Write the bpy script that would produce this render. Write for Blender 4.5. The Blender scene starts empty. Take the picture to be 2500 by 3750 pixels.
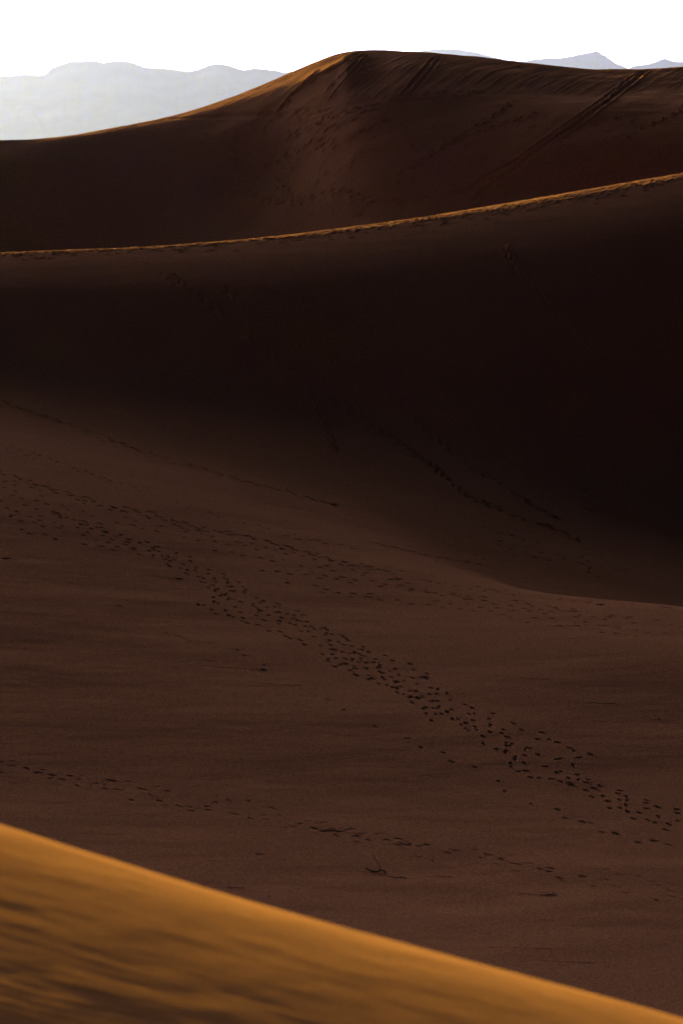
import bpy, math, random
import numpy as np

C = bpy.context.scene
COL = C.collection
ZC = 31.0                      # camera height above the desert floor
R = math.radians

# ---------------------------------------------------------------- camera, sky, sun, exposure
PITCH = 7.2
cam_d = bpy.data.cameras.new('camera')
cam = bpy.data.objects.new('camera', cam_d)
COL.objects.link(cam)
cam.location = (0, 0, ZC)
cam.rotation_euler = (R(90 - PITCH), 0, 0)
cam_d.sensor_fit = 'HORIZONTAL'
cam_d.sensor_width = 24.0
cam_d.lens = 100.0
cam_d.clip_start = 0.1
cam_d.clip_end = 300000.0
cam_d.dof.use_dof = True
cam_d.dof.focus_distance = 170.0
cam_d.dof.aperture_fstop = 3.4
C.camera = cam

SUN_EL, SUN_AZ = 8.3, 23.0     # degrees; azimuth to the left of the view direction
world = bpy.data.worlds.new('World')
C.world = world
world.use_nodes = True
wn, wl = world.node_tree.nodes, world.node_tree.links
wn.clear()
sky = wn.new('ShaderNodeTexSky')
sky.sky_type = 'NISHITA'
sky.sun_disc = False
sky.sun_elevation = R(SUN_EL)
sky.sun_rotation = R(-SUN_AZ)
sky.air_density = 0.1
sky.dust_density = 4.0
sky.ozone_density = 1.0
bg = wn.new('ShaderNodeBackground')
bg.inputs['Strength'].default_value = 0.05
wo = wn.new('ShaderNodeOutputWorld')
gam = wn.new('ShaderNodeGamma'); gam.inputs['Gamma'].default_value = 1.5   # clear evening air: glow round the sun, dim sky behind
wl.new(sky.outputs[0], gam.inputs['Color'])
tint = wn.new('ShaderNodeVectorMath'); tint.operation = 'MULTIPLY'; tint.inputs[1].default_value = (0.285, 0.300, 0.455)
wl.new(gam.outputs[0], tint.inputs[0])
wl.new(tint.outputs[0], bg.inputs[0])
wl.new(bg.outputs[0], wo.inputs[0])

sun_d = bpy.data.lights.new('sun', 'SUN')
sun_d.energy = 5.0
sun_d.angle = R(0.5)
sun_d.color = (1.0, 0.80, 0.07)
sun = bpy.data.objects.new('sun', sun_d)
COL.objects.link(sun)
sun.location = (-100, 200, 120)
sun.rotation_euler = (R(90 - SUN_EL), 0, R(180 + SUN_AZ))   # light travels from ahead-left towards the camera

C.view_settings.view_transform = 'Standard'
C.view_settings.look = 'None'
C.view_settings.gamma = 1.0
C.view_settings.exposure = 2.55
C.cycles.volume_bounces = 0
C.cycles.max_bounces = 6
C.cycles.diffuse_bounces = 2

# ---------------------------------------------------------------- pixel <-> world helpers (photo pixels, 2500 x 3750)
K = 24.0 / 2500 / 100.0
TH = R(PITCH)
def ts(px, py):
    """photo pixel -> (X/Y, Z/Y) of its ray, Z relative to the camera"""
    xc = (np.asarray(px, float) - 1250) * K
    yc = -(np.asarray(py, float) - 1875) * K
    Yd = math.cos(TH) + yc * math.sin(TH)
    return xc / Yd, (-math.sin(TH) + yc * math.cos(TH)) / Yd

# ---------------------------------------------------------------- numpy noise
_rs = np.random.RandomState(7)
_TAB = _rs.rand(512, 512).astype(np.float32) * 2 - 1
def vnoise(x, y, seed=0):
    x = x + seed * 37.31; y = y + seed * 91.17
    xi = np.floor(x).astype(np.int64); yi = np.floor(y).astype(np.int64)
    fx = (x - xi).astype(np.float32); fy = (y - yi).astype(np.float32)
    fx = fx * fx * fx * (fx * (fx * 6 - 15) + 10); fy = fy * fy * fy * (fy * (fy * 6 - 15) + 10)
    a = _TAB[xi & 511, yi & 511]; b = _TAB[(xi + 1) & 511, yi & 511]
    c = _TAB[xi & 511, (yi + 1) & 511]; d = _TAB[(xi + 1) & 511, (yi + 1) & 511]
    return (a + (b - a) * fx) * (1 - fy) + (c + (d - c) * fx) * fy
def fbm(x, y, octaves=4, seed=0, gain=0.5):
    s = 0; a = 1.0
    for i in range(octaves):
        s = s + a * vnoise(x * 2 ** i, y * 2 ** i, seed + i * 3)
        a *= gain
    return s
def sstep(a, b, x):
    t = np.clip((x - a) / (b - a), 0, 1)
    return t * t * (3 - 2 * t)

# ---------------------------------------------------------------- monotone cubic profiles, one per column
def pchip_cols(X, Z, xq):
    """X, Z: (n_curves, n_cols), xq: (n_rows,) -> (n_rows, n_cols)"""
    h = np.diff(X, axis=0); d = np.diff(Z, axis=0) / h
    m = np.zeros_like(Z)
    w1 = 2 * h[1:] + h[:-1]; w2 = h[1:] + 2 * h[:-1]
    with np.errstate(divide='ignore', invalid='ignore'):
        mm = (w1 + w2) / (w1 / d[:-1] + w2 / d[1:])
    m[1:-1] = np.where(d[:-1] * d[1:] > 0, mm, 0)
    m[0] = d[0]; m[-1] = d[-1]
    out = np.empty((len(xq), X.shape[1]))
    for j in range(X.shape[1]):
        k = np.clip(np.searchsorted(X[:, j], xq) - 1, 0, X.shape[0] - 2)
        t = (xq - X[k, j]) / h[k, j]
        t2 = t * t; t3 = t2 * t
        out[:, j] = ((2*t3 - 3*t2 + 1) * Z[k, j] + (t3 - 2*t2 + t) * h[k, j] * m[k, j]
                     + (-2*t3 + 3*t2) * Z[k+1, j] + (t3 - t2) * h[k, j] * m[k+1, j])
    return out

class Dune:
    """height sheet z(t, Y) on a fan grid: t = X/Y, rows at the distances Y"""
    def __init__(self, curves, T, Y):
        # curve: list of (px, Y, py) or (px, Y, None, z)
        self.T, self.Y = T, Y
        coarse = np.linspace(T[0], T[-1], 260)
        XX, ZZ = [], []
        for cv in curves:
            tt, yy, zz = [], [], []
            for p in cv:
                if len(p) == 4:
                    t = (p[0] - 1250) * K; z = p[3]
                else:
                    t, s = ts(p[0], p[2]); z = s * p[1]
                tt.append(float(t)); yy.append(p[1]); zz.append(float(z))
            tt, yy, zz = map(np.array, (tt, yy, zz))
            XX.append(smooth_interp(coarse, tt, yy)); ZZ.append(smooth_interp(coarse, tt, zz))
        X = np.array(XX); Z = np.array(ZZ)
        for i in range(1, len(X)):
            X[i] = np.maximum(X[i], X[i-1] + 0.4)
        H = pchip_cols(X, Z, Y)
        # columns: cubic-smooth, then linear to the fine grid
        self.Z = np.empty((len(Y), len(T)), np.float64)
        idx = np.interp(T, coarse, np.arange(len(coarse)))
        i0 = np.clip(np.floor(idx).astype(int), 1, len(coarse) - 3); f = idx - i0
        p0, p1, p2, p3 = H[:, i0-1], H[:, i0], H[:, i0+1], H[:, i0+2]
        self.Z = p1 + 0.5 * f * (p2 - p0 + f * (2*p0 - 5*p1 + 4*p2 - p3 + f * (3*(p1 - p2) + p3 - p0)))
        self.base = self.Z.copy()
        self.XG = T[None, :] * Y[:, None]
        self.YG = np.repeat(Y[:, None], len(T), 1)
    def hit(self, px, py):
        """first point of the undented surface on a photo pixel's ray"""
        t, s = ts(px, py); t = float(t); s = float(s)
        j = np.interp(t, self.T, np.arange(len(self.T)))
        j0 = int(min(max(math.floor(j), 0), len(self.T) - 2)); f = j - j0
        z = self.base[:, j0] * (1 - f) + self.base[:, j0+1] * f
        g = z - s * self.Y
        k = np.nonzero((g[1:] >= 0) & (g[:-1] < 0))[0]
        if len(k) == 0:
            return None
        k = k[0]; a = -g[k] / (g[k+1] - g[k])
        Yh = self.Y[k] + a * (self.Y[k+1] - self.Y[k])
        return np.array([t * Yh, Yh, s * Yh])
    def height(self, x, y):
        t = x / y
        j = float(np.interp(t, self.T, np.arange(len(self.T)))); i = float(np.interp(y, self.Y, np.arange(len(self.Y))))
        j0 = min(int(j), len(self.T) - 2); i0 = min(int(i), len(self.Y) - 2); fj = j - j0; fi = i - i0
        Z = self.Z
        return (Z[i0, j0]*(1-fi)*(1-fj) + Z[i0+1, j0]*fi*(1-fj) + Z[i0, j0+1]*(1-fi)*fj + Z[i0+1, j0+1]*fi*fj)
    def window(self, x, y, r):
        i0, i1 = np.searchsorted(self.Y, [y - r, y + r])
        j0, j1 = np.searchsorted(self.T, [(x - r) / y, (x + r) / y])
        if i1 - i0 < 1 or j1 - j0 < 1:
            return None
        return slice(i0, i1), slice(j0, j1)
    def dent(self, x, y, ang, L, W, depth, rim=0.25):
        """oval hollow with a pushed-up rim, long axis at ang"""
        w = self.window(x, y, L * 1.6)
        if w is None: return
        dx = self.XG[w] - x; dy = self.YG[w] - y
        c, s = math.cos(ang), math.sin(ang)
        u = (dx * c + dy * s) / (L / 2); v = (-dx * s + dy * c) / (W / 2)
        q = u * u + v * v
        self.Z[w] += -depth * np.exp(-(q ** 1.6)) + depth * rim * np.exp(-((np.sqrt(q) - 1.45) ** 2) / 0.12)
    def groove(self, pts, W, depth, rim=0.3, wob=0.0):
        """a continuous furrow through world points"""
        for a, b in zip(pts[:-1], pts[1:]):
            d = b[:2] - a[:2]; L = float(np.hypot(*d)); n = max(1, int(L / (W * 0.5)))
            for i in range(n):
                p = a[:2] + d * (i / n)
                self.dent(p[0] + random.uniform(-wob, wob), p[1] + random.uniform(-wob, wob), math.atan2(d[1], d[0]),
                          W * 2.2, W, depth * random.uniform(0.2, 0.4), rim)
    def build(self, name, mat):
        nr, nc = self.Z.shape
        co = np.empty((nr * nc, 3), np.float32)
        co[:, 0] = self.XG.ravel(); co[:, 1] = self.YG.ravel(); co[:, 2] = self.Z.ravel() + ZC
        return grid_mesh(name, co, nr, nc, mat)

def smooth_interp(xq, x, y):
    """C1 interpolation of few control points, linear beyond the ends"""
    o = np.argsort(x); x = x[o]; y = y[o]
    if len(x) == 1: return np.full_like(xq, y[0])
    h = np.diff(x); d = np.diff(y) / h
    m = np.empty_like(y); m[0] = d[0]; m[-1] = d[-1]
    m[1:-1] = (d[:-1] * h[1:] + d[1:] * h[:-1]) / (h[1:] + h[:-1])
    k = np.clip(np.searchsorted(x, xq) - 1, 0, len(x) - 2)
    t = np.clip((xq - x[k]) / h[k], 0, 1); t2 = t*t; t3 = t2*t
    r = (2*t3-3*t2+1)*y[k] + (t3-2*t2+t)*h[k]*m[k] + (-2*t3+3*t2)*y[k+1] + (t3-t2)*h[k]*m[k+1]
    r = np.where(xq < x[0], y[0] + np.tanh((xq - x[0]) / 0.12) * 0.12 * m[0], r)
    r = np.where(xq > x[-1], y[-1] + np.tanh((xq - x[-1]) / 0.12) * 0.12 * m[-1], r)
    return r

def grid_mesh(name, co, nr, nc, mat):
    me = bpy.data.meshes.new(name)
    i = np.arange((nr - 1) * (nc - 1)); r = i // (nc - 1); c = i % (nc - 1)
    a = (r * nc + c).astype(np.int32)
    quads = np.stack([a, a + 1, a + nc + 1, a + nc], 1).ravel().astype(np.int32)
    n = len(a)
    me.vertices.add(len(co)); me.vertices.foreach_set('co', np.ascontiguousarray(co, np.float32).ravel())
    me.loops.add(n * 4); me.loops.foreach_set('vertex_index', quads)
    me.polygons.add(n); me.polygons.foreach_set('loop_start', np.arange(0, n * 4, 4, dtype=np.int32))
    me.polygons.foreach_set('use_smooth', np.ones(n, bool))
    me.update(calc_edges=True)
    me.materials.append(mat)
    o = bpy.data.objects.new(name, me)
    COL.objects.link(o)
    return o

def tag(o, label=None, cat=None, group=None, kind=None):
    if label: o['label'] = label
    if cat: o['category'] = cat
    if group: o['group'] = group
    if kind: o['kind'] = kind

# ---------------------------------------------------------------- materials
def sand_material(name, col_a, col_b, grain_scale, grain_depth, patch_scale, ripple=None):
    m = bpy.data.materials.new(name); m.use_nodes = True
    n, l = m.node_tree.nodes, m.node_tree.links
    b = n['Principled BSDF']; b.inputs['Roughness'].default_value = 1.0
    b.inputs['Specular IOR Level'].default_value = 0.0
    geo = n.new('ShaderNodeNewGeometry')
    n1 = n.new('ShaderNodeTexNoise'); n1.inputs['Scale'].default_value = patch_scale; n1.inputs['Detail'].default_value = 6
    n1.inputs['Roughness'].default_value = 0.6
    l.new(geo.outputs['Position'], n1.inputs['Vector'])
    ramp = n.new('ShaderNodeMapRange'); ramp.inputs['From Min'].default_value = 0.3; ramp.inputs['From Max'].default_value = 0.7
    l.new(n1.outputs['Fac'], ramp.inputs['Value'])
    n2 = n.new('ShaderNodeTexNoise'); n2.inputs['Scale'].default_value = grain_scale; n2.inputs['Detail'].default_value = 3
    l.new(geo.outputs['Position'], n2.inputs['Vector'])
    mix = n.new('ShaderNodeMix'); mix.data_type = 'RGBA'
    mix.inputs[6].default_value = (*col_a, 1); mix.inputs[7].default_value = (*col_b, 1)
    l.new(ramp.outputs[0], mix.inputs[0])
    g = n.new('ShaderNodeMapRange'); g.inputs['From Min'].default_value = 0.33; g.inputs['From Max'].default_value = 0.67
    g.inputs['To Min'].default_value = 0.74; g.inputs['To Max'].default_value = 1.26
    l.new(n2.outputs['Fac'], g.inputs['Value'])
    mul = n.new('ShaderNodeVectorMath'); mul.operation = 'SCALE'
    l.new(mix.outputs[2], mul.inputs[0]); l.new(g.outputs[0], mul.inputs['Scale'])
    l.new(mul.outputs[0], b.inputs['Base Color'])
    bump = n.new('ShaderNodeBump'); bump.inputs['Distance'].default_value = grain_depth; bump.inputs['Strength'].default_value = 1.0
    l.new(n2.outputs['Fac'], bump.inputs['Height'])
    l.new(bump.outputs[0], b.inputs['Normal'])
    return m

SA, SB = (0.240, 0.101, 0.036), (0.205, 0.087, 0.032)
M_mid = sand_material('sand_valley', SA, SB, 11.0, 0.022, 0.12)
M_far = sand_material('sand_far', SA, SB, 6.0, 0.05, 0.08)
M_fore = sand_material('sand_near_sunlit', (0.262, 0.112, 0.030), (0.225, 0.096, 0.027), 120.0, 0.0015, 1.5)  # same sand, but sunlight painted in: base colour lighter and yellower than the shaded dunes

def rock_material():
    m = bpy.data.materials.new('mountain_rock'); m.use_nodes = True
    n, l = m.node_tree.nodes, m.node_tree.links
    b = n['Principled BSDF']; b.inputs['Roughness'].default_value = 1.0; b.inputs['Specular IOR Level'].default_value = 0.0
    geo = n.new('ShaderNodeNewGeometry'); t = n.new('ShaderNodeTexNoise'); t.inputs['Scale'].default_value = 0.0012; t.inputs['Detail'].default_value = 8
    l.new(geo.outputs['Position'], t.inputs['Vector'])
    mix = n.new('ShaderNodeMix'); mix.data_type = 'RGBA'
    mix.inputs[6].default_value = (0.14, 0.11, 0.09, 1); mix.inputs[7].default_value = (0.24, 0.19, 0.15, 1)
    l.new(t.outputs['Fac'], mix.inputs[0]); l.new(mix.outputs[2], b.inputs['Base Color'])
    return m
M_rock = rock_material()

# ---------------------------------------------------------------- trails
random.seed(11)
F = 2500 / 1568.0              # trail points below are read off a 1568 px wide view
def world_path(dune, pts, f=F):
    out = []
    for (a, b), (c, d) in zip(pts[:-1], pts[1:]):
        n = max(2, int(math.hypot(c - a, d - b) / 6))
        for i in range(n):
            h = dune.hit((a + (c - a) * i / n) * f, (b + (d - b) * i / n) * f)
            if h is not None: out.append(h)
    h = dune.hit(pts[-1][0] * f, pts[-1][1] * f)
    if h is not None: out.append(h)
    return np.array(out)
def walk(dune, pts, f=F, stride=0.72, L=0.34, W=0.20, depth=0.07, gait=0.13, wander=0.12, skip=0.08, off=(0, 0), rim=0.14):
    P = world_path(dune, pts, f)
    if len(P) < 2: return
    # light smoothing
    for _ in range(2):
        P[1:-1] = (P[:-2] + P[1:-1] * 2 + P[2:]) / 4
    seg = np.hypot(np.diff(P[:, 0]), np.diff(P[:, 1])); cum = np.concatenate([[0], np.cumsum(seg)])
    s = random.uniform(0, stride); side = 1; ph = random.uniform(0, 50)
    while s < cum[-1]:
        x = np.interp(s, cum, P[:, 0]); y = np.interp(s, cum, P[:, 1])
        x2 = np.interp(s + 0.5, cum, P[:, 0]); y2 = np.interp(s + 0.5, cum, P[:, 1])
        x1 = np.interp(s - 0.5, cum, P[:, 0]); y1 = np.interp(s - 0.5, cum, P[:, 1])
        a = math.atan2(y2 - y1, x2 - x1)
        wv = wander * math.sin(s * 0.35 + ph) + random.gauss(0, 0.035)
        ox = off[0] - math.sin(a) * (gait * side + wv); oy = off[1] + math.cos(a) * (gait * side + wv)
        if random.random() > skip:
            k = random.uniform(0.75, 1.2)
            dune.dent(x + ox, y + oy, a + random.gauss(0, 0.12) + 0.12 * side, L * k, W * random.uniform(.85, 1.15), depth * random.uniform(0.6, 1.25), rim)
        side = -side; s += stride * random.uniform(0.88, 1.12)

# ---------------------------------------------------------------- large structure: desert floor
def flat_sheet(name, r, z, mat, n=48):
    xs = np.sign(np.linspace(-1, 1, n)) * np.abs(np.linspace(-1, 1, n)) ** 3 * r
    X, Y = np.meshgrid(xs, xs)
    co = np.stack([X.ravel(), Y.ravel(), np.full(X.size, z)], 1)
    return grid_mesh(name, co, n, n, mat)
o = flat_sheet('desert_floor', 90000.0, 0.0, M_far); tag(o, kind='structure', label='flat desert floor reaching to the far mountains')

def fan(t_half, n_in, t_out, n_out):
    inner = np.linspace(-t_half, t_half, n_in)
    u = np.linspace(0, 1, n_out + 1)[1:]
    ext = t_half + (t_out - t_half) * u ** 1.6
    return np.concatenate([-ext[::-1], inner, ext])

# ---------------------------------------------------------------- middle dune: valley slope, trough, slip face, crest
Tm = fan(0.135, 1300, 0.62, 90)
Ym = np.concatenate([np.linspace(16, 84, 60)[:-1], np.linspace(84, 178, 2000)[:-1], np.linspace(178, 206, 420)[:-1], np.linspace(206, 240, 60)])
curves_mid = [
    [(0, 16, None, -27.5), (2500, 16, None, -28.0)],
    [(0, 50, None, -26.5), (2500, 50, None, -26.8)],
    [(0, 80, None, -25.0), (2500, 80, None, -25.6)],
    [(0, 100, 2960), (1250, 100, 3000), (2500, 100, 3020)],
    [(0, 115, 2450), (1250, 115, 2500), (2500, 113, 2580)],
    [(0, 130, 2050), (1250, 126, 2230), (2500, 120, 2360)],
    [(0, 150, 1660), (1250, 137, 2010), (1875, 131, 2165), (2500, 127, 2235)],
    [(0, 163, 1500), (1250, 152, 1830), (1875, 141, 2130), (2500, 137, 2290)],
    [(0, 168, 1430), (1250, 160, 1690), (1875, 151, 1960), (2500, 148, 2120)],
    [(0, 171, 1370), (1250, 166, 1585), (1875, 161, 1785), (2500, 161, 1970)],
    [(0, 179, 1050), (1250, 180, 992), (1875, 184, 901), (2500, 188, 800)],
    [(0, 185.3, 937), (625, 185.7, 910), (1250, 187.7, 852), (1875, 191.5, 762), (2500, 195.9, 656)],
    [(0, 186, 929), (625, 186.4, 902), (1250, 188.4, 843.5), (1875, 192.2, 753), (2500, 196.6, 647)],
    [(0, 189, 925), (625, 189.5, 898), (1250, 191.2, 836), (1875, 195.2, 742), (2500, 200, 634)],
    [(0, 193, 926), (625, 193.7, 899), (1250, 195.7, 838), (1875, 200, 744), (2500, 205, 637)],
    [(0, 208, None, -9.6), (1250, 210, None, -8.8), (2500, 218, None, -6.5)],
    [(0, 224, None, -14.6), (2500, 231, None, -14.4)],
    [(0, 240, None, -17.0), (2500, 240, None, -17.0)],
]
mid = Dune(curves_mid, Tm, Ym)
# gentle irregularity, wind hollows
Xg, Yg = mid.XG, mid.YG
amp = 1 - sstep(150, 172, Yg) * 0.5
relief = 0.06 * fbm(Xg / 14, Yg / 7, 3, 3) * amp + 0.010 * fbm(Xg / 3.0, Yg / 1.0, 3, 9)
relief *= sstep(16, 40, Yg)
mid.Z += relief; mid.base = mid.Z.copy()
del Xg, Yg, amp, relief

DEPTH = 0.085
def W_(pts, **k):
    k.setdefault('L', .25); k.setdefault('W', .12)
    k['depth'] = k.get('depth', .07) * k.pop('soft', .7)
    walk(mid, pts, **k)
# -- slip face trails (deep, dragged steps)
slip = dict(L=0.55, W=0.26, depth=0.05, stride=0.5, gait=0.14, wander=0.25, rim=0.5)
S1 = [(380,630),(440,675),(520,725),(600,790),(700,868),(800,945),(900,1015),(1000,1075),(1080,1140),(1180,1185),(1270,1215),(1330,1245)]
S2 = [(500,655),(560,705),(620,770),(690,840),(730,910),(745,985),(758,1040)]
S3 = [(600,660),(660,685),(730,715),(790,748),(830,820),(870,870),(930,930),(1000,1000),(1080,1070),(1150,1120),(1220,1165),(1275,1192)]
S4 = [(1160,560),(1180,610),(1230,665),(1290,715),(1320,750),(1370,820),(1430,880),(1490,945),(1568,1015)]
for S in (S1, S2, S3, S4, S1[1:9], S4[2:5]):
    W_(S, **slip); W_(S, **dict(slip, depth=-.15, skip=.2, rim=0, W=.24, stride=.42))
W_([(1290,1090),(1330,1130),(1345,1165),(1380,1175)], **slip)
W_([(1310,1085),(1360,1140),(1400,1185)], **slip)
W_([(740,1080),(800,1095),(900,1092),(960,1105),(1050,1130)], **dict(slip, depth=.03, wander=.6))
W_([(1480,1195),(1530,1225),(1568,1245)], **slip)
W_([(300,590),(380,632)], depth=.08); W_([(440,555),(600,545),(760,525)], depth=.08)
W_([(900,545),(1100,518),(1300,505)], depth=.08)
# -- apron trails
W_([(0,918),(60,940),(150,972),(230,1000),(300,1028),(380,1050),(420,1058),(500,1085),(560,1105),(660,1130),(770,1162)], L=.4, W=.19, depth=.11, stride=.6)
W_([(0,925),(150,978),(300,1035),(420,1068),(560,1108)], L=.3, W=.13, depth=.07)
W_([(0,1022),(60,1035),(130,1060),(220,1092),(300,1122)], depth=.1); W_([(0,1030),(130,1068),(240,1100),(400,1150),(520,1190),(640,1218),(760,1245)], depth=.05, skip=.35)
W_([(780,1175),(860,1195),(960,1225)], depth=.05, skip=.3)
# -- the ridge trail
RT = [(0,1083),(60,1103),(130,1125),(250,1160),(350,1180),(450,1210),(560,1228),(660,1255),(760,1285),(860,1305),(900,1312)]
W_(RT, L=.36, depth=.08, stride=.6); W_([(x, y+3) for x, y in RT], L=.36, depth=.07, stride=.6, off=(0.3, -.2))
W_([(0,1096),(80,1115),(200,1150),(330,1188),(500,1225)], depth=.05, skip=.3)
W_([(850,1245),(920,1262),(1010,1282),(1100,1295)], L=.45, depth=.10, stride=.5)
W_([(640,1232),(760,1250),(860,1268)], L=.4, depth=.06)
W_([(1000,1290),(1100,1310),(1200,1335),(1300,1355)], depth=.08)
W_([(1140,1243),(1210,1258),(1275,1275)], depth=.1); W_([(1140,1252),(1200,1266),(1270,1290)], depth=.1)
W_([(1090,1205),(1160,1225),(1240,1250)], depth=.1); W_([(1010,1215),(1090,1235)], depth=.1)
W_([(1260,1270),(1340,1300),(1420,1310),(1568,1312)], depth=.08)
W_([(1320,1240),(1350,1265),(1345,1300),(1370,1330)], depth=.09)
W_([(1030,1250),(1120,1285),(1200,1310)], depth=.07)
# -- the broad band under the ridge
band = [
    [(0,1105),(100,1128),(200,1158),(330,1190),(480,1225)],
    [(0,1120),(120,1140),(270,1185),(420,1220),(580,1252),(720,1278)],
    [(0,1135),(120,1158),(260,1195),(420,1235),(600,1262),(750,1290),(900,1318)],
    [(0,1150),(80,1165),(180,1192),(300,1225)],
    [(380,1205),(520,1240),(650,1262),(800,1290),(960,1315),(1080,1340)],
    [(450,1255),(600,1285),(760,1310),(900,1330),(1050,1345),(1200,1362)],
    [(560,1305),(700,1322),(830,1342),(960,1360),(1100,1378),(1240,1392)],
    [(620,1280),(780,1305),(900,1322),(1040,1340),(1180,1360)],
    [(640,1300),(760,1325),(900,1345),(1050,1372),(1200,1395),(1350,1412)],
    [(580,1330),(700,1345),(790,1360),(880,1372)],
    [(700,1352),(850,1375),(1000,1395),(1150,1410),(1300,1425),(1430,1440)],
    [(900,1338),(1050,1360),(1200,1385),(1350,1408),(1568,1437)],
    [(950,1355),(1100,1372),(1250,1392),(1400,1412),(1568,1432)],
    [(1000,1382),(1150,1398),(1300,1412),(1450,1428),(1568,1442)],
    [(1150,1418),(1300,1430),(1450,1448),(1568,1462)],
    [(1180,1430),(1290,1442),(1400,1455),(1500,1468)],
    [(1050,1348),(1200,1368),(1300,1380),(1400,1392)],
]
for i, b in enumerate(band):
    W_(b, depth=.075 + .03 * (i % 3 == 0), skip=.2 + .12 * (i % 2), L=.26, W=.11)
W_([(20,1212),(120,1235),(230,1258),(290,1268)], depth=.1, skip=.2)
W_([(200,1240),(290,1255),(330,1270)], depth=.05)
# -- the main braid of many walkers
main = [(0,1172),(60,1185),(110,1196),(170,1212),(230,1232),(290,1250),(340,1272),(390,1300),(440,1322),(500,1350),(560,1382),(620,1408),(700,1440),(760,1472),(820,1512),(880,1545),(940,1580),(1000,1615),(1060,1650),(1110,1685),(1160,1712),(1185,1750)]
for dx, dy, a, b in ((0, 0, 0, 22), (6, -9, 0, 12), (-4, 8, 0, 11), (10, -16, 2, 9), (16, -8, 5, 14), (22, -20, 9, 13), (-12, 6, 9, 20), (14, -4, 12, 22), (-26, 12, 10, 16), (34, -14, 8, 12), (26, -10, 13, 21), (2, 4, 14, 22), (-30, 22, 13, 16)):
    W_([(x + dx, y + dy) for x, y in main[a:b]], depth=.075, skip=.25, L=.25, W=.125, wander=.22)
for pts in (
    [(120,1180),(200,1205),(300,1235),(400,1262),(540,1340),(520,1362),(505,1390)],
    [(450,1375),(490,1408),(560,1428),(640,1455),(740,1500),(850,1560)],
    [(500,1395),(600,1440),(690,1475)],
    [(540,1340),(520,1350),(500,1370),(470,1400)],
    [(560,1390),(640,1415),(740,1450),(780,1462)],
    [(650,1412),(760,1452),(870,1500),(950,1530),(990,1560),(1010,1590),(1050,1620),(1120,1642),(1180,1672),(1250,1690),(1300,1712),(1360,1738)],
    [(720,1462),(800,1500),(880,1555),(970,1625),(1000,1660),(1070,1695)],
    [(740,1515),(850,1560),(930,1600),(980,1640)],
    [(880,1560),(960,1600),(1010,1630),(1060,1655),(1120,1700),(1150,1730)],
    [(1100,1668),(1170,1690),(1240,1700),(1330,1722)],
    [(1150,1700),(1170,1740),(1175,1768),(1230,1780),(1300,1800),(1330,1812)],
    [(1360,1738),(1320,1742),(1265,1755),(1290,1775),(1310,1800),(1370,1820),(1430,1850),(1500,1870),(1568,1900)],
    [(1185,1770),(1260,1790),(1340,1795),(1400,1822),(1470,1845),(1568,1878)],
    [(1345,1790),(1400,1808),(1460,1835),(1520,1855),(1568,1868)],
    [(1290,1745),(1320,1785),(1300,1800),(1360,1830),(1450,1860),(1568,1905)],
    [(1385,1840),(1450,1870),(1520,1895),(1568,1912)],
    [(1200,1730),(1230,1760),(1300,1770),(1370,1800)],
    [(1130,1700),(1210,1720),(1290,1755)],
):
    W_(pts, depth=.085, L=.26, W=.13, skip=.12, wander=.15)
# -- lower trails
W_([(840,1670),(900,1692),(990,1722),(1060,1752),(1110,1782),(1170,1812),(1230,1842),(1280,1865),(1330,1887),(1380,1905),(1440,1928),(1500,1940),(1568,1956)], depth=.07, L=.28, stride=.85, skip=.25, gait=.2)
W_([(1310,1885),(1370,1903),(1450,1925),(1568,1958)], depth=.10, L=.36, W=.15, stride=1.6, skip=.2)
W_([(340,1440),(440,1475),(560,1500),(680,1560),(800,1640),(860,1675)], depth=.04, skip=.5)
bt = [(0,1755),(60,1768),(120,1782),(210,1800),(320,1825),(440,1843),(530,1855),(600,1868),(660,1890),(720,1900),(800,1918),(880,1930),(970,1950),(1080,1965),(1200,1985),(1300,2005),(1400,2025),(1500,2045),(1568,2062)]
for dy, k in ((0, .1), (-8, .06), (9, .08), (-14, .05), (16, .04)):
    W_([(x, y + dy) for x, y in bt], depth=k * .75, L=.28, W=.09, stride=.6, skip=.45, wander=.3)
W_([(100,1775),(210,1790),(330,1815)], depth=.07, L=.5, W=.1, stride=1.3); W_([(640,1890),(760,1912),(860,1925),(990,1955)], depth=.10, L=.6, W=.1, stride=2.6, skip=.1)
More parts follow.
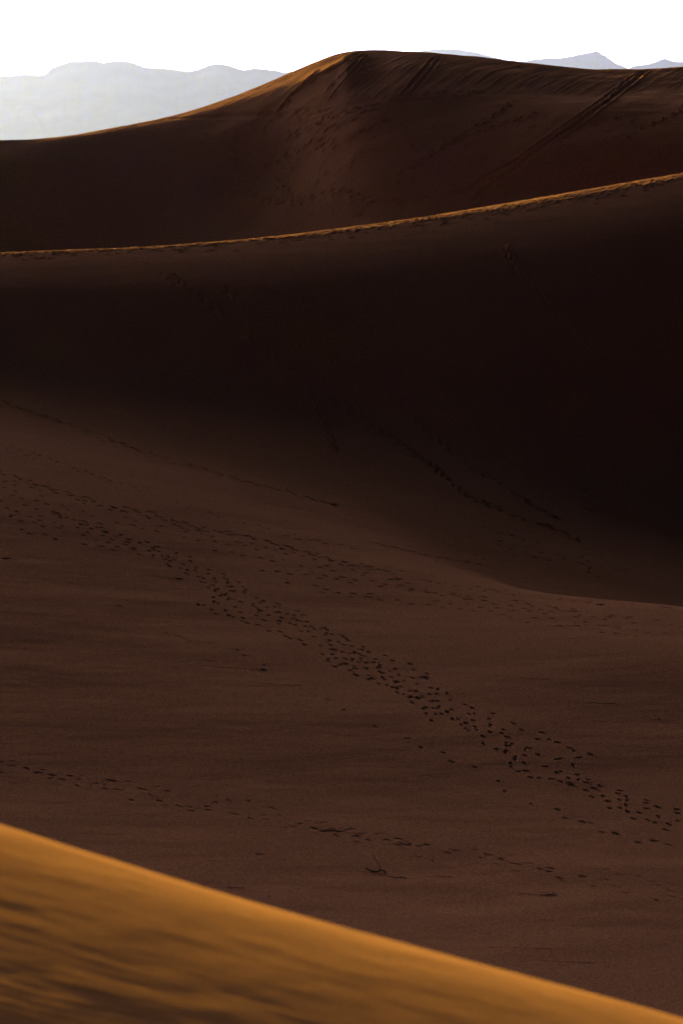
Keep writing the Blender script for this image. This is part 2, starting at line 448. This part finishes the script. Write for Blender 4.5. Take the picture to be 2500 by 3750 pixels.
# -- wind tails behind debris: long shallow grooves running left from each twig
TWIGS = [  # px, py (photo pixels), kind, scale, tail length (m), label
    (1385, 3196, 'fork', 1.0, 2.2, 'forked dead branch with one thin twig standing upright from the shaded sand'),
    (1458, 3215, 'stick', 0.9, 0.4, 'bare slightly curved dark stick lying just right of the upright forked branch'),
    (1622, 3212, 'bent', 0.7, 1.5, 'kinked stick ending a wind streak, right of the bare curved stick'),
    (2008, 3278, 'loop', 0.8, 1.6, 'looped knotty branch lying low, rightmost branch above the foreground dune'),
    (862, 3254, 'bent', 0.75, 1.2, 'dead branch partly hidden behind the bright crest of the foreground dune'),
    (984, 3287, 'stub', 0.4, 0.0, 'small upright stub poking over the bright crest, right of the half hidden branch'),
    (950, 3128, 'pair', 0.45, 0.4, 'pair of crossed short sticks above the bright foreground crest'),
    (1553, 2481, 'clump', 0.55, 3.4, 'dark tuft of debris with a long wind streak, beside the main footprint braid'),
    (962, 2454, 'clump', 0.5, 4.0, 'dark twig at the end of the longest wind streak, left of the main footprint braid'),
    (1090, 2510, 'stick', 0.4, 3.0, 'thin twig with a pale wind streak below the longest streak'),
    (2000, 2487, 'stick', 0.4, 2.0, 'thin twig with a short streak on the empty sand right of the footprint braid'),
    (1222, 1848, 'clump', 0.7, 0.0, 'dark tangled clump where the upper footprint line meets the dark slip face'),
    (655, 2120, 'clump', 0.5, 3.0, 'small dark clump with a streak on the left edge of the footprint braid'),
    (1160, 2028, 'stub', 0.5, 0.0, 'small dark stub standing on the bright rounded rise'),
    (1459, 2122, 'clump', 0.45, 0.6, 'small dark clump among the footprints just below the bright rise'),
    (2102, 2239, 'stick', 0.55, 2.5, 'twig ending a streak just below the sharp lip at right'),
    (2197, 2216, 'clump', 0.5, 1.5, 'dark clump sitting on the sharp lip at right'),
    (2440, 2227, 'bent', 0.5, 0.8, 'thin bent twig beyond the sharp lip near the right edge'),
    (2110, 2292, 'stick', 0.5, 3.6, 'twig at the end of a long flat streak below the sharp lip'),
    (430, 2218, 'stick', 0.6, 1.4, 'short dark stick on the smooth sand left of the footprint braid'),
    (2240, 2577, 'stick', 0.45, 1.8, 'dark flat stick on the sand above the zigzag of footprints at right'),
    (2410, 2636, 'stub', 0.5, 0.6, 'small hump backed stub near the right edge above the footprints'),
    (2204, 2643, 'stick', 0.25, 0.6, 'tiny twig left of the hump backed stub'),
    (22, 2046, 'clump', 0.5, 1.0, 'low dark clump at the left edge below the footprint braid'),
    (2158, 3528, 'stick', 0.35, 2.6, 'faint short twig ending a wind streak, lowest in the shaded sand'),
    (2008, 3476, 'stick', 0.3, 1.8, 'faint short twig ending a wind streak, left of and above the lowest twig'),
    (770, 2419, 'stick', 0.35, 0.4, 'short dark twig lying alone above the longest wind streak'),
    (870, 2378, 'stub', 0.3, 0.6, 'tiny dark stub above and right of the lone short twig'),
    (1550, 2123, 'stick', 0.4, 0.3, 'small twig on the bright rise among many footprints'),
    (1952, 2583, 'stub', 0.3, 0.3, 'tiny dark stub on the empty sand above the zigzag footprints'),
]
for (px, py, k, sc, tail, lab) in TWIGS:
    if tail <= 0: continue
    h = mid.hit(px, py)
    if h is None: continue
    n = int(tail / 0.12)
    for i in range(n):
        f = i / n
        mid.dent(h[0] - f * tail, h[1] + 0.05 + f * tail * 0.05 - 0.12, 0.0, 0.5, 0.16 + 0.12 * f, 0.0045 * (1 - f), 0.5)
# trampled sand along the crest
yc = 188.4 + 0.23 * mid.XG + 0.0055 * mid.XG ** 2
m_cr = sstep(-2.0, -0.3, mid.YG - yc) * (1 - sstep(8, 11, mid.YG - yc)) * (np.abs(mid.XG) < 40)
mid.Z += m_cr * 0.026 * fbm(mid.XG / 0.4, mid.YG / 0.45, 3, 21, 0.6)
del m_cr
for i in range(1000):
    x = random.uniform(-25, 25); y = 188.4 + .23 * x + .0055 * x * x + random.gauss(.8, 1.2)
    mid.dent(x, y, random.uniform(-.4, .4), .34, .2, random.uniform(.02, .06), .5)
o = mid.build('middle_dune', M_mid); tag(o, kind='structure', label='shaded middle dune with footprint trails, dark slip face and thin sunlit crest')

# ---------------------------------------------------------------- far dune
Tf = fan(0.135, 1250, 0.55, 80)
Yf = np.concatenate([np.linspace(240, 280, 60)[:-1], np.linspace(280, 336, 900)[:-1], np.linspace(336, 352, 80)[:-1], np.linspace(352, 480, 60)])
RIDGE = [(0,515),(100,512),(250,497),(400,470),(600,428),(800,370),(1000,291),(1150,225),(1230,196),(1320,183),(1500,186),(1700,200),(1900,222),(2050,240),(2180,251),(2300,250),(2400,248),(2500,242)]
def ry(px):  # distance of the ridge
    return 331 + 3 * math.cos((px - 1300) / 700)
ridge = [(px, ry(px), py) for px, py in RIDGE]
back = [(px, ry(px) + 9, None, float(ts(px, py)[1]) * ry(px) - 1.3) for px, py in RIDGE]
curves_far = [
    [(0, 240, None, -17.0), (2500, 240, None, -17.0)],
    [(0, 268, None, -15.0), (1250, 268, None, -13.5), (2500, 268, None, -9.0)],
    [(-200,308,980), (200, 307, 970), (600, 304, 945), (1000, 296, 905), (1250, 289, 880), (2500, 284.5, 700)],
    [(-200,317,770), (200, 316.5, 760), (600, 315, 740), (1000, 309, 690), (1250, 299, 650), (1875, 295, 560), (2500, 294.5, 480)],
    [(-200,324.5,600), (200, 324, 580), (600, 323, 530), (800, 322, 475), (1000, 319.5, 425), (1300, 308.5, 410), (1700, 305, 420), (2100, 304, 400), (2500, 304.5, 375)],
    [(-200, 330.5, 522), (0, 330.5, 521), (400, 328.8, 478), (600, 329, 440), (800, 328.5, 387), (1000, 327, 313), (1150, 325.5, 256), (1230, 325.2, 229), (1285, 326.5, 206), (1325, 330.5, 193), (1500, 330, 199), (1700, 329, 216), (1900, 328, 240), (2180, 327, 268), (2500, 327, 262)],
    ridge, back,
    [(0, 372, None, -8), (1250, 372, None, 0.0), (2500, 372, None, -2)],
    [(0, 420, None, -22), (2500, 420, None, -20)],
    [(0, 480, None, -31.6), (2500, 480, None, -31.6)],
]
far = Dune(curves_far, Tf, Yf)
Xg, Yg = far.XG, far.YG
face = sstep(286, 300, Yg) * (1 - sstep(326, 330, Yg))
relief = 0.25 * fbm(Xg / 16, Yg / 9, 3, 31) * sstep(240, 270, Yg) * (1 - 0.7 * sstep(322, 330, Yg))
relief += 0.05 * fbm(Xg / 3.0, Yg / 2.2, 3, 37) * sstep(240, 270, Yg)
# avalanche streaks run down the steep face, slanting to the lower left
up = sstep(306, 318, Yg + 1.5 * fbm(Xg / 5, Yg / 5, 2, 5)) * (1 - sstep(328, 331, Yg)) * sstep(-3.0, 3.0, Xg)
relief += 0.05 * up * fbm((Xg - (Yg - 320) * 0.42) / 0.38, Yg / 9, 3, 41)
far.Z += relief; far.base = far.Z.copy()
del face, relief, up
def V_(pts, **k):
    d = dict(L=.5, W=.32, depth=.09, stride=.8, gait=.2, rim=.5); d.update(k); walk(far, pts, **d)
# double furrows
def furrow(pts, W=.55, depth=.16, rim=.5, wob=.1):
    P = world_path(far, pts)
    if len(P) > 2:
        far.groove(P[::2], W, depth, rim, wob)
furrow([(1480,165),(1440,195),(1400,228),(1330,278),(1250,333),(1170,395),(1110,440),(1075,470)], .8, .2)
furrow([(1468,165),(1425,196),(1385,228),(1310,280),(1230,335),(1150,390)], .6, .13)
furrow([(1270,330),(1200,360),(1130,395),(1080,430)], .5, .1)
furrow([(1000,130),(960,175),(935,205),(910,228)], .6, .13); furrow([(1012,130),(975,178),(950,208),(925,226)], .6, .11)
furrow([(822,122),(775,150),(725,178),(680,212),(650,240),(635,262)], .6, .17); furrow([(815,122),(760,152),(710,184),(668,220),(645,252)], .5, .13)
furrow([(838,122),(810,150),(770,185),(745,215)], .45, .1); furrow([(842,125),(820,155),(780,195),(755,230)], .45, .1)
furrow([(400,270),(500,268),(600,264),(660,262),(720,258)], 1.0, .15, .2, .2); furrow([(640,264),(760,258),(880,255)], .6, .15, .3, .4)
furrow([(730,160),(690,195),(655,230)], .4, .15)
V_([(940,392),(975,365),(1010,340),(1045,318),(1080,295),(1110,280),(1150,255),(1190,230)], depth=.13)
V_([(950,388),(1000,345),(1050,320)], depth=.12)
V_([(1040,330),(1110,300),(1180,275),(1240,255)])
for k in range(3):
    V_([(880+k*10,228+k*4),(940,216+k*5),(1010,210+k*5),(1100,205+k*3)], wander=.6)
V_([(1000,130),(955,180),(905,225)]); V_([(1020,215),(940,225),(860,245),(760,270),(660,290)], wander=.8)
V_([(560,285),(545,300),(535,330),(532,360),(545,385)]); V_([(620,275),(605,310),(600,345)]);
V_([(900,270),(840,290),(790,310),(730,325),(680,360),(640,385),(560,400)], wander=.9); V_([(780,300),(720,330),(690,350)], wander=.9)
V_([(850,240),(800,275),(760,300),(700,330)], wander=1.0)
V_([(180,430),(260,432),(330,440),(420,448)]); V_([(400,455),(520,452),(640,455),(760,455),(880,452),(1000,450),(1080,440)], wander=.5)
V_([(1080,440),(1150,425),(1200,412),(1300,405),(1420,400),(1568,385)], wander=.8); V_([(1180,425),(1280,410),(1400,405)], wander=.8)
V_([(1568,320),(1530,345),(1490,370),(1460,395)], wander=.8); V_([(1568,340),(1520,365),(1480,395)], wander=.8)
V_([(1100,440),(1160,420),(1220,370),(1300,330)], wander=1.2); V_([(1150,440),(1200,400),(1290,370)], wander=1.2)
V_([(470,360),(520,400),(560,450)], depth=.08); V_([(660,340),(640,420),(690,460)], depth=.08)
V_([(1568,230),(1500,290),(1430,350)], depth=.1, wander=1.0)
for i in range(260):   # scattered old prints on the lower face
    px = random.uniform(300, 2480); py = random.uniform(420, 800)
    h = far.hit(px, py)
    if h is not None: far.dent(h[0], h[1], random.uniform(0, 3.1), .5, .3, random.uniform(.03, .09), .3)
# trampled walkway along the sunlit crest
CP = [h for h in (far.hit(px, py + 5) for px, py in RIDGE[3:10]) if h is not None]
for i in range(320):
    t = random.random() * (len(CP) - 1); k = int(t); f = t - k
    p = CP[k] * (1 - f) + CP[k+1] * f
    far.dent(p[0] + random.gauss(0, .5), p[1] + random.gauss(0, 1.3), random.uniform(-.8, .8), .45, .26, random.uniform(.02, .06), .25)
o = far.build('far_dune', M_far); tag(o, kind='structure', label='tall far dune with a sunlit left crest and furrowed brown slip face')

# ---------------------------------------------------------------- foreground dune, lit and out of focus
def foreground():
    nx, ny = 760, 900
    # local frame: crest line from far-left to near-right
    t0, s0 = ts(0, 3020); t1, s1 = ts(2500, 3745)
    YA, YB = 12.4, 11.0
    A = np.array([t0 * YA, YA, s0 * YA]); B = np.array([t1 * YB, YB, s1 * YB])
    tm, sm = ts(1250, 3385)
    d = (B - A)[:2]; L = np.hypot(*d); e = d / L; nrm = np.array([e[1], -e[0]])      # nrm points towards the camera
    if nrm[1] > 0: nrm = -nrm
    us = np.concatenate([np.linspace(-9, -0.9, 60)[:-1], np.linspace(-0.9, L + 0.9, nx - 120), np.linspace(L + 0.9, L + 9, 61)[1:]])
    vs = np.concatenate([np.linspace(-9, -0.8, 60)[:-1], np.linspace(-0.8, 5.2, ny - 120), np.linspace(5.2, 12, 61)[1:]])
    U, V = np.meshgrid(us, vs)
    zc = A[2] + (B[2] - A[2]) * (U / L)
    # mid-crest correction so that the crest passes the photo's middle point
    # V runs from the silhouette towards the camera; slope profile across the crest, integrated
    vq = np.linspace(-16, 16, 6400)
    sl = np.where(vq < 0, np.maximum(-0.36 + 0.9 * vq, -0.62), 0.016 + 0.0135 * np.maximum(vq, 0) - 0.376 * np.exp(-np.maximum(vq, 0) / 0.38))
    prof = -np.cumsum(sl) * (vq[1] - vq[0]); prof -= np.interp(0.0, vq, prof)
    Vc = V - 0.05 * np.sin(U * 1.3)
    Z = zc + np.interp(Vc, vq, prof)
    X = A[0] + e[0] * U + nrm[0] * V; Y = A[1] + e[1] * U + nrm[1] * V
    env = sstep(0.3, 3.6, V)
    # wind ripples, nearly parallel to the crest, broken by noise
    w = fbm(U * 0.55, V * 1.1, 3, 51)
    ph = V * 1.0 + U * 0.10 + 0.10 * w
    r = np.sin(ph * 2 * math.pi / 0.07 + 0.8 * vnoise(U * 2.2, V * 1.2, 55))
    mod = 0.35 + 0.65 * sstep(-0.4, 0.6, fbm(U * 0.8, V * 1.5, 2, 57))
    Z = Z + env * 0.0017 * r * mod
    Z = Z + env * 0.0015 * fbm((U + V * 0.3) * 1.1, V * 3.0, 3, 61) + 0.0012 * fbm(U * 2.2, V * 7, 3, 63) + 0.0022 * fbm(U * 3.2 + V, V * 6.0, 3, 67) * 0.5
    far_out = np.maximum(np.maximum(-0.9 - U, U - L - 0.9), np.maximum(-2 - V, V - 6.0)); 
    Z = Z - np.where(far_out > 0, far_out ** 1.5 * 0.12, 0)
    co = np.stack([X.ravel(), Y.ravel(), Z.ravel() + ZC], 1)
    o = grid_mesh('foreground_dune', co, len(vs), len(us), M_fore)
    # keep normals upward
    return o
o = foreground(); tag(o, kind='structure', label='out of focus sunlit foreground dune with fine wind ripples')

# ---------------------------------------------------------------- mountains
def mountain(name, pts, dist, depth, front, seed, label, rough=1.0):
    px = np.array([p[0] for p in pts], float); py = np.array([p[1] for p in pts], float)
    t, s = ts(px, py)
    ext = 0.35
    tt = np.linspace(t[0] - (0.25 if px[0] <= 0 else 0.02), t[-1] + (0.25 if px[-1] >= 2500 else 0.02), 900)
    S = np.interp(tt, t, s)
    if px[0] <= 0: S = np.where(tt < t[0], s[0] + (tt - t[0]) * 0.02, S)
    S = S + rough * 0.00016 * fbm(tt * 700, tt * 0, 4, seed)
    edge = np.ones_like(tt)
    if px[0] > 0: S = np.where(tt < t[0], s[0] - (t[0] - tt) * 0.6, S)
    if px[-1] < 2500: S = np.where(tt > t[-1], s[-1] - (tt - t[-1]) * 0.6, S)
    nv = 160
    v = np.linspace(-1, 1, nv)
    H = np.maximum(S * dist + ZC, -50)
    prof = 1 - np.abs(v) ** 1.15
    TT, VV = np.meshgrid(tt, v)
    D = dist + np.where(VV < 0, VV * front, VV * depth)
    X = TT * dist * 1.0; Y = np.sqrt(np.maximum(D * D - 0, 1))
    n = fbm(X / 2600, Y / 3800, 6, seed + 3, 0.55)
    gul = np.abs(fbm(X / 1300, Y / 6500, 4, seed + 8))
    body = np.abs(VV) ** 0.6 * (1 - np.abs(VV))
    Z = H[None, :] * prof[:, None] - body * (300 + 500 * gul + 300 * (n + 1) * 0.5) * (H[None, :] / 1800)
    X = TT * Y
    Z = np.maximum(Z, -20)
    co = np.stack([X.ravel(), Y.ravel(), Z.ravel()], 1)
    o = grid_mesh(name, co, nv, len(tt), M_rock)
    tag(o, kind='structure', label=label)
mountain('mountain_range', [(0,268),(60,266),(100,262),(130,266),(160,268),(190,240),(220,226),(260,216),(310,213),(350,218),(380,222),(410,218),(460,217),(500,228),(530,240),(600,243),(650,245),(680,252),(720,250),(760,235),(810,226),(850,236),(890,249),(930,241),(980,246),(1010,249),(1050,258),(1090,244),(1130,236),(1200,250),(1300,290),(1500,360)],
         56000, 6500, 6500, 5, 'hazy mountain range behind the left side of the far dune')
mountain('mountain_range', [(1300,230),(1450,200),(1545,176),(1580,171),(1680,174),(1750,187),(1830,204),(1880,222),(1925,215),(1990,205),(2070,202),(2110,195),(2150,186),(2165,184),(2185,179),(2215,196),(2250,222),(2300,241),(2330,230),(2380,225),(2435,206),(2465,215),(2500,219)],
         86000, 5500, 5500, 15, 'fainter paler mountain range behind the right side of the far dune')

# ---------------------------------------------------------------- dead twigs
def wood_material():
    m = bpy.data.materials.new('dead_wood'); m.use_nodes = True
    n, l = m.node_tree.nodes, m.node_tree.links
    b = n['Principled BSDF']; b.inputs['Roughness'].default_value = 0.9; b.inputs['Specular IOR Level'].default_value = 0.1
    geo = n.new('ShaderNodeNewGeometry'); t = n.new('ShaderNodeTexNoise'); t.inputs['Scale'].default_value = 40; t.inputs['Detail'].default_value = 5
    l.new(geo.outputs['Position'], t.inputs['Vector'])
    mix = n.new('ShaderNodeMix'); mix.data_type = 'RGBA'
    mix.inputs[6].default_value = (0.030, 0.020, 0.014, 1); mix.inputs[7].default_value = (0.075, 0.052, 0.036, 1)
    l.new(t.outputs['Fac'], mix.inputs[0]); l.new(mix.outputs[2], b.inputs['Base Color'])
    return m
M_wood = wood_material()
def tube(verts, faces, pts, rads, ns=7):
    pts = [np.array(p, float) for p in pts]
    base = len(verts)
    for i, (p, r) in enumerate(zip(pts, rads)):
        d = pts[min(i+1, len(pts)-1)] - pts[max(i-1, 0)]; d /= np.linalg.norm(d) + 1e-9
        a = np.cross(d, [0.13, 0.2, 0.97]); a /= np.linalg.norm(a) + 1e-9; b = np.cross(d, a)
        for k in range(ns):
            an = 2 * math.pi * k / ns; rr = r * random.uniform(.85, 1.15)
            verts.append(tuple(p + a * math.cos(an) * rr + b * math.sin(an) * rr))
    for i in range(len(pts) - 1):
        for k in range(ns):
            q = base + i * ns; k2 = (k + 1) % ns
            faces.append((q + k, q + k2, q + ns + k2, q + ns + k))
    faces.append(tuple(base + k for k in range(ns))[::-1]); faces.append(tuple(base + (len(pts)-1) * ns + k for k in range(ns)))
def path(ctrl, n, jit):
    ctrl = np.array(ctrl, float); u = np.linspace(0, len(ctrl) - 1, n)
    P = np.stack([np.interp(u, np.arange(len(ctrl)), ctrl[:, k]) for k in range(3)], 1)
    P[1:-1] = (P[:-2] + 2 * P[1:-1] + P[2:]) / 4
    P[1:-1] += np.random.RandomState(random.randrange(9999)).normal(0, jit, P[1:-1].shape)
    return P
def taper(a, b, n): return list(np.linspace(a, b, n))
def branch(kind, name, mat):
    v, f = [], []
    def add(ctrl, r0, r1, n=9, jit=.006): tube(v, f, path(ctrl, n, jit), taper(r0, r1, n))
    if kind == 'fork':       # lying base with an upright bent twig
        add([(-.55,0,.16),(-.42,.02,.10),(-.30,.05,.05),(-.15,0,.03)], .008, .022)
        add([(-.50,.05,.20),(-.40,0,.08),(-.2,-.04,.06),(0,0,.03),(.16,0,.10),(.26,.02,.07),(.32,.03,-.04)], .010, .026, 13)
        add([(-.12,.02,0),(0,.03,.08),(.15,.02,.12),(.24,0,.0)], .016, .02)
        add([(.06,.03,.03),(.07,.03,.16),(.03,.02,.30),(-.08,.02,.46),(-.20,.0,.66),(-.24,0,.78)], .017, .005, 14)
        add([(.05,.03,.22),(.10,.03,.27)], .008, .003, 4)
    elif kind == 'stick':
        add([(-.42,0,.04),(-.2,.02,.02),(0,.0,.015),(.2,-.02,.03),(.36,-.02,.0)], .006, .024, 13)
        add([(.05,0,.02),(.14,.05,.07)], .008, .004, 4)
    elif kind == 'bent':
        add([(-.5,.04,.0),(-.28,0,.10),(-.12,0,.04),(.12,-.03,.05),(.38,0,-.01),(.5,-.02,.0)], .008, .016, 13)
        add([(-.30,0,.09),(-.36,.03,.18)], .012, .007, 4)
        add([(.36,0,.0),(.44,.02,.10)], .012, .006, 4)
    elif kind == 'loop':
        add([(-.5,.05,.14),(-.3,.04,.10),(-.1,0,.11),(.02,0,.02),(.2,-.02,.02),(.36,0,.0)], .007, .022, 13)
        add([(-.45,-.04,.02),(-.2,-.02,.0),(.05,0,.02)], .010, .02)
        add([(.14,0,.02),(.24,.0,.10),(.36,.0,.09),(.42,.01,-.02)], .014, .018)
    elif kind == 'stub':
        add([(0,0,-.06),(.02,.01,.10),(-.02,.01,.22)], .04, .018, 6)
        add([(.05,0,-.02),(.16,.0,.06),(.26,.0,.02)], .02, .012, 6)
    elif kind == 'pair':
        add([(-.4,.1,.03),(0,.06,.05),(.45,.1,.04)], .012, .02)
        add([(-.3,-.3,.0),(0,-.26,.03),(.3,-.3,.02)], .02, .012)
        add([(-.15,.1,.05),(.1,-.28,.02)], .012, .012, 5)
    else:                    # clump: low tangle of short broken twigs
        for i in range(11):
            a = random.uniform(-.5, .5) + (math.pi if i % 2 else 0); L = random.uniform(.22, .5); x = random.uniform(-.1, .1)
            add([(x, random.uniform(-.06,.06), 0), (x + L*.5*math.cos(a), L*.5*math.sin(a)*.5, random.uniform(.03,.14)), (x + L*math.cos(a), L*math.sin(a)*.5, random.uniform(-.01,.12))], .022, .008, 6)
        add([(0,0,-.03),(.0,.0,.13),(-.03,0,.24)], .026, .01, 6)
    me = bpy.data.meshes.new(name); me.from_pydata(v, [], f); me.update()
    for p in me.polygons: p.use_smooth = True
    me.materials.append(mat)
    return me
random.seed(5)
KIND = {'fork': 'dead_branch', 'stick': 'dry_stick', 'bent': 'dead_branch', 'loop': 'dead_branch', 'stub': 'wood_stub', 'pair': 'crossed_sticks', 'clump': 'twig_clump'}
CAT = {'fork': 'branch', 'stick': 'stick', 'bent': 'branch', 'loop': 'branch', 'stub': 'stub', 'pair': 'sticks', 'clump': 'twigs'}
for (px, py, k, sc, tail, lab) in TWIGS:
    h = mid.hit(px, py)
    if h is None: print('no hit', px, py); continue
    o = bpy.data.objects.new(KIND[k], branch(k, KIND[k], M_wood)); COL.objects.link(o)
    o.location = (h[0], h[1], mid.height(h[0], h[1]) + ZC)
    o.scale = (sc * 0.85,) * 3
    o.rotation_euler = (0, 0.0, random.uniform(-.15, .15))
    tag(o, lab, CAT[k], 'dead wood scattered over the shaded sand')

# ---------------------------------------------------------------- haze
HAZE_DENSITY = 0.5e-5
def haze():
    me = bpy.data.meshes.new('haze')
    x0, x1, y0, y1, z0, z1 = -60000, 60000, -3000, 78000, -60.0, 3300.0
    # the ground sheet lies wholly inside
    x0, x1, y0, y1 = -91000, 91000, -91000, 91000
    v = [(x, y, z) for z in (z0, z1) for y in (y0, y1) for x in (x0, x1)]
    f = [(0,2,3,1),(4,5,7,6),(0,1,5,4),(2,6,7,3),(0,4,6,2),(1,3,7,5)]
    me.from_pydata(v, [], f); me.update()
    o = bpy.data.objects.new('haze', me); COL.objects.link(o)
    m = bpy.data.materials.new('haze'); m.use_nodes = True
    n, l = m.node_tree.nodes, m.node_tree.links
    n.remove(n['Principled BSDF'])
    p = n.new('ShaderNodeVolumePrincipled')
    p.inputs['Color'].default_value = (0.138, 0.167, 0.345, 1)
    p.inputs['Density'].default_value = HAZE_DENSITY
    p.inputs['Anisotropy'].default_value = 0.72
    l.new(p.outputs[0], n['Material Output'].inputs['Volume'])
    me.materials.append(m)
    tag(o, 'pale air haze filling the valley and veiling the mountains', kind='stuff')
haze()
